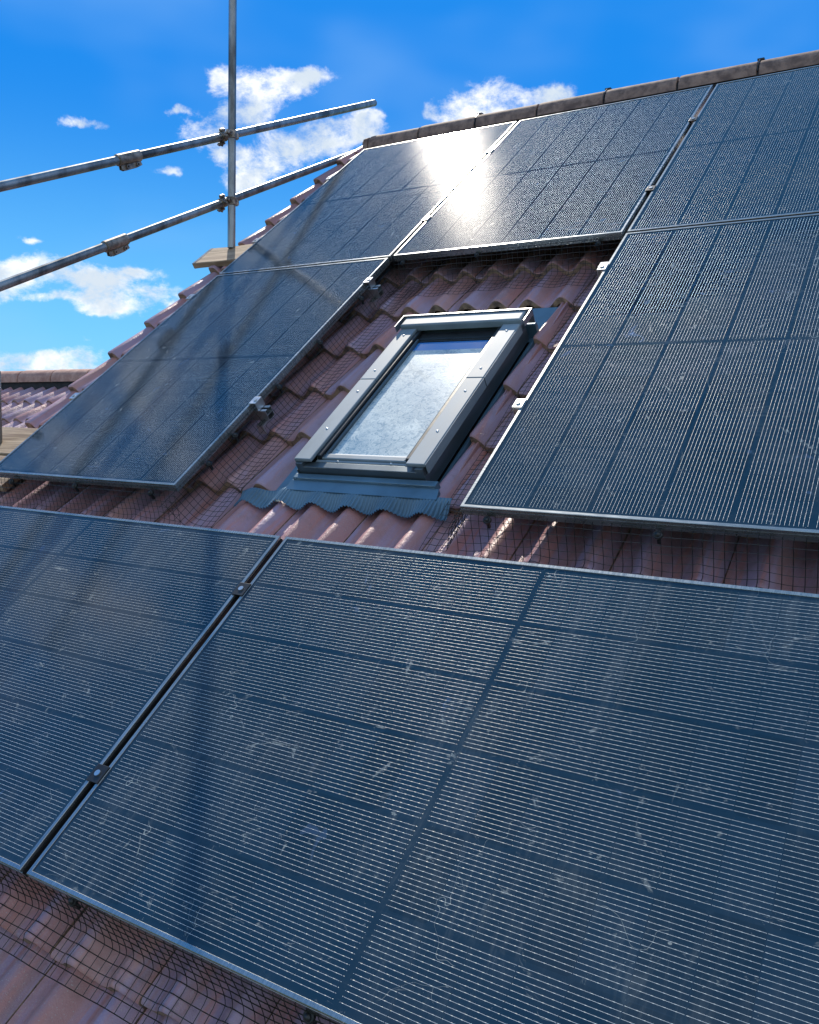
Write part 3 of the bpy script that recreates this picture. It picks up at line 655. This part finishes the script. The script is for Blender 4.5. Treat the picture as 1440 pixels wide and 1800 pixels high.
# the upright leans a hair as in the photograph
tube_obj(pb, pb + Vector((.012, .0, 2.6)), 'upright', 'tall vertical tube standing on the upper board')
p2 = W(-.375, 3.191, -.110); tube_obj(p2, p2 + Vector((.0, .0, 2.35)) * .16, 'upright', 'tube end at the far left edge by the lower board')
UR = -.452
def rp(v, h): return W(UR, v, h)
def lin(v, A, B): return A[1] + (B[1] - A[1]) * (v - A[0]) / (B[0] - A[0])
R1 = ((2.350, .834), (-.990, .030)); R2 = ((2.645, .467), (-.576, -.183))
def on_rail(R_, v): return W(UR, v, lin(v, *R_))
tube_obj(on_rail(R1, 3.6), on_rail(R1, R1[1][0]), 'guard_rail', 'upper sloping tube ending free in the sky above the ridge')
tube_obj(on_rail(R2, 3.8), on_rail(R2, R2[1][0] - .25), 'guard_rail', 'lower sloping tube running down behind the ridge')
def sleeve(R_, v0, v1, lab):
    a, b = on_rail(R_, v0), on_rail(R_, v1); d = (b - a).normalized(); side = Vector((1, 0, 0)); dw = d.cross(side).normalized()
    if dw.z > 0: dw = -dw
    mb = MB(); mb.tube([a, a + d * .003, b - d * .003, b], [TR + .003, TR + .007, TR + .007, TR + .003], 24)
    # hanging flange with two bolts
    L_ = (b - a).length
    for e, th in ((side * .004, .0045), (side * -.014, .0045)):
        q = [a + d * .012 + dw * .026, b - d * .008 + dw * .026, b - d * .004 + dw * .050, b - d * .05 + dw * .058, a + d * .03 + dw * .060, a + d * .010 + dw * .050]
        vs = [p + e for p in q] + [p + e + side * th for p in q]; n = 6
        mb.add(vs, [tuple(range(n)), tuple(range(2 * n - 1, n - 1, -1))] + [(i, (i + 1) % n, (i + 1) % n + n, i + n) for i in range(n)])
    for t_ in (.3, .76):
        c = a + d * L_ * t_ + dw * .042; mb.tube([c - side * .026, c + side * .020], .0055, 8); mb.tube([c + side * .008, c + side * .020], .0115, 6); mb.tube([c - side * .026, c - side * .016], .010, 6)
    s_child(mb, 'sleeve_coupler', M_COUP, True, lab)
sleeve(R1, 1.615, 1.453, 'sleeve joint on the upper guard rail'); sleeve(R2, 1.975, 1.815, 'sleeve joint on the lower guard rail')
def right_angle(vpole_z, R_, lab):
    # centre of the pole at that height and nearest point of the rail
    best = min((abs(on_rail(R_, .4 + .002 * k).y - pb.y), .4 + .002 * k) for k in range(600))[1]
    rc = on_rail(R_, best); pc = Vector((-.372, pb.y, rc.z)); rd = (on_rail(R_, best - .3) - rc).normalized(); mb = MB(); Zv = Vector((0, 0, 1)); X = Vector((1, 0, 0)); Yv = Vector((0, 1, 0))
    r1 = TR + .0055
    mb.tube([pc - Zv * .024, pc - Zv * .021, pc + Zv * .021, pc + Zv * .024], [TR + .001, r1, r1, TR + .001], 22)
    mb.tube([rc - rd * .024, rc - rd * .021, rc + rd * .021, rc + rd * .024], [TR + .001, r1, r1, TR + .001], 22)
    mid = (pc + rc) / 2; mb.tube([mid - X * .022, mid + X * .022], .020, 10)
    # swing bolts, nuts and hinge lugs on both halves
    for c, ax, o in ((pc, Yv, X), (rc, Zv, -X)):
        for sg in (-1, 1):
            k = c + ax * sg * (TR + .016); oth = Zv if ax is Yv else rd
            mb.tube([k - oth * .020, k + oth * .020], .0075, 8)
            if sg < 0:
                mb.tube([k - o * .016, k + o * .040], .0058, 8); mb.tube([k + o * .014, k + o * .030], .0125, 6)
            else:
                q = k + o * .004; mb.tube([q - oth * .014, q + oth * .014], .0125, 8)
        e = c - ax * (TR + .012) ; mb.tube([e, e - ax * .02 + o * .006], [.011, .007], 8)
    s_child(mb, 'coupler', M_COUP, True, lab)
right_angle(0, R1, 'right angle coupler joining the upper guard rail to the upright'); right_angle(0, R2, 'right angle coupler joining the lower guard rail to the upright')

def board(u0, u1, v0, v1, htop, lab, th=.036, yaw=0.):
    r = roof_empty('scaffold_board', u0, v1, htop - th, yaw); mb = MB(); L_, B_ = u1 - u0, v1 - v0; n = 14
    rows = []
    for (y, z) in ((0, .002), (0, th - .004), (.004, th), (B_ * .33, th - .0005), (B_ * .66, th + .0005), (B_ - .004, th), (B_, th - .004), (B_, .002)):
        rows.append([(L_ * k / n + (.0015 * math.sin(k * 2.1 + y * 40) if k in (0, n) else 0), y + .0012 * math.sin(k * .9), z + .0012 * math.sin(k * .7 + y * 9)) for k in range(n + 1)])
    mb.grid([rows[-1]] + rows); 
    for k in (0, n): 
        cap = [rw[k] for rw in rows]; mb.add(cap, [tuple(range(8)) if k == 0 else tuple(range(7, -1, -1))])
    mb.build('plank', M_WOOD, r, True, math.radians(35))
    hb = MB(); hb.box(-.002, .020, .0, B_, th + .0006, th + .0018); hb.box(-.0025, -.0012, .0, B_, .004, th + .0018); o = hb.build('end_band', M_GALV, r)
    tag(r, lab, 'board', 'wooden scaffold boards on the verge'); return r
board(-.575, -.012, 1.140, 1.340, -.089, 'upper weathered wooden scaffold board under the upright, beside the verge', yaw=math.radians(-1))
board(-1.10, -.010, 3.035, 3.235, -.089, 'lower wooden scaffold board at the left edge by the far roof')
board(-1.10, -.010, 3.245, 3.450, -.091, 'second wooden board directly downhill of the lower one at the left edge')

# ------------------------------------------------------------------ the neighbouring roof at the left
nb = empty('neighbour_house', (-6.5, 0, 0)); tag(nb, 'lower pitched red tiled roof with a straight ridge behind the verge at the far left', 'house')
def to_nb(o): 
    mw = o.matrix_basis.copy(); o.parent = nb; o.matrix_parent_inverse = Matrix.Translation(nb.location).inverted(); return o
FC = Vector((-3.196, -.311, Z0 - 1.442)); q2 = math.radians(27.0)      # a point on its ridge crest
nt = MB(); NR = FC + Vector((0, 0, -.055)); x1n = -1.05
for k in range(12):
    a, b_ = k * G - .02 + .10, (k + 1) * G + .05 + .10
    for i in range(26):
        x0 = x1n - .30 * (i + 1); tile_mesh(nt, x0 + .0015, x0 + .2985, a, b_, -.005, .022, lambda u: .040 * ((.5 + .5 * math.cos(2 * PI * (u - .03) / .15)) ** 1.1) - .040, n=20)
no = nt.build('roof', [M_TILE, M_MORTAR], None, True, math.radians(38)); no.location = (0, NR.y + .0, NR.z - BASE - .035); no.rotation_euler = (q2, 0, 0); to_nb(no)
b2 = MB()
b2.add([(-8.9, NR.y, NR.z - .13), (x1n, NR.y, NR.z - .13), (x1n, NR.y + 4, NR.z - .13 - 4 * math.tan(q2)), (-8.9, NR.y + 4, NR.z - .13 - 4 * math.tan(q2)), (-8.9, NR.y - 3.6, NR.z - .16 - 3.6 * math.tan(q2)), (x1n, NR.y - 3.6, NR.z - .16 - 3.6 * math.tan(q2))], [(0, 1, 2, 3), (0, 4, 5, 1)])
to_nb(b2.build('underlay', M_UNDER))
for k in range(18):
    x1 = x1n - .45 * k; rt_ = ridge_tile(x1 - .45, x1, FC.y + .0, FC.z - .098, .095, M_RIDGE2, False); to_nb(rt_)
mb = MB(); mb.box(-8.9, x1n, FC.y - .080, FC.y + .080, FC.z - .19, FC.z - .06); to_nb(mb.build('ridge_bedding', M_UNDER))
wz = NR.z - .2 - 3.2 * math.tan(q2); mb = MB()
mb.box(-8.7, -8.42, NR.y - 3.2, NR.y + 3.2, 0, wz); mb.box(x1n - .48, x1n - .2, NR.y - 3.2, NR.y + 3.2, 0, wz); mb.box(-8.42, x1n - .48, NR.y - 3.2, NR.y - 2.92, 0, wz); mb.box(-8.42, x1n - .48, NR.y + 2.92, NR.y + 3.2, 0, wz)
for xx in (-8.7, x1n - .48):
    vs = [(xx, NR.y - 3.2, wz), (xx, NR.y + 3.2, wz), (xx, NR.y, NR.z - .2), (xx + .28, NR.y - 3.2, wz), (xx + .28, NR.y + 3.2, wz), (xx + .28, NR.y, NR.z - .2)]
    mb.add(vs, [(0, 2, 1), (3, 4, 5), (0, 3, 5, 2), (1, 2, 5, 4)])
to_nb(mb.build('wall', M_BRICK))

# ------------------------------------------------------------------ ground far below
g = MB(); S = 2500; g.add([(-S, -S, 0), (S, -S, 0), (S, S, 0), (-S, S, 0)], [(0, 1, 2, 3)])
tag(g.build('ground', M_GRASS), kind='structure')
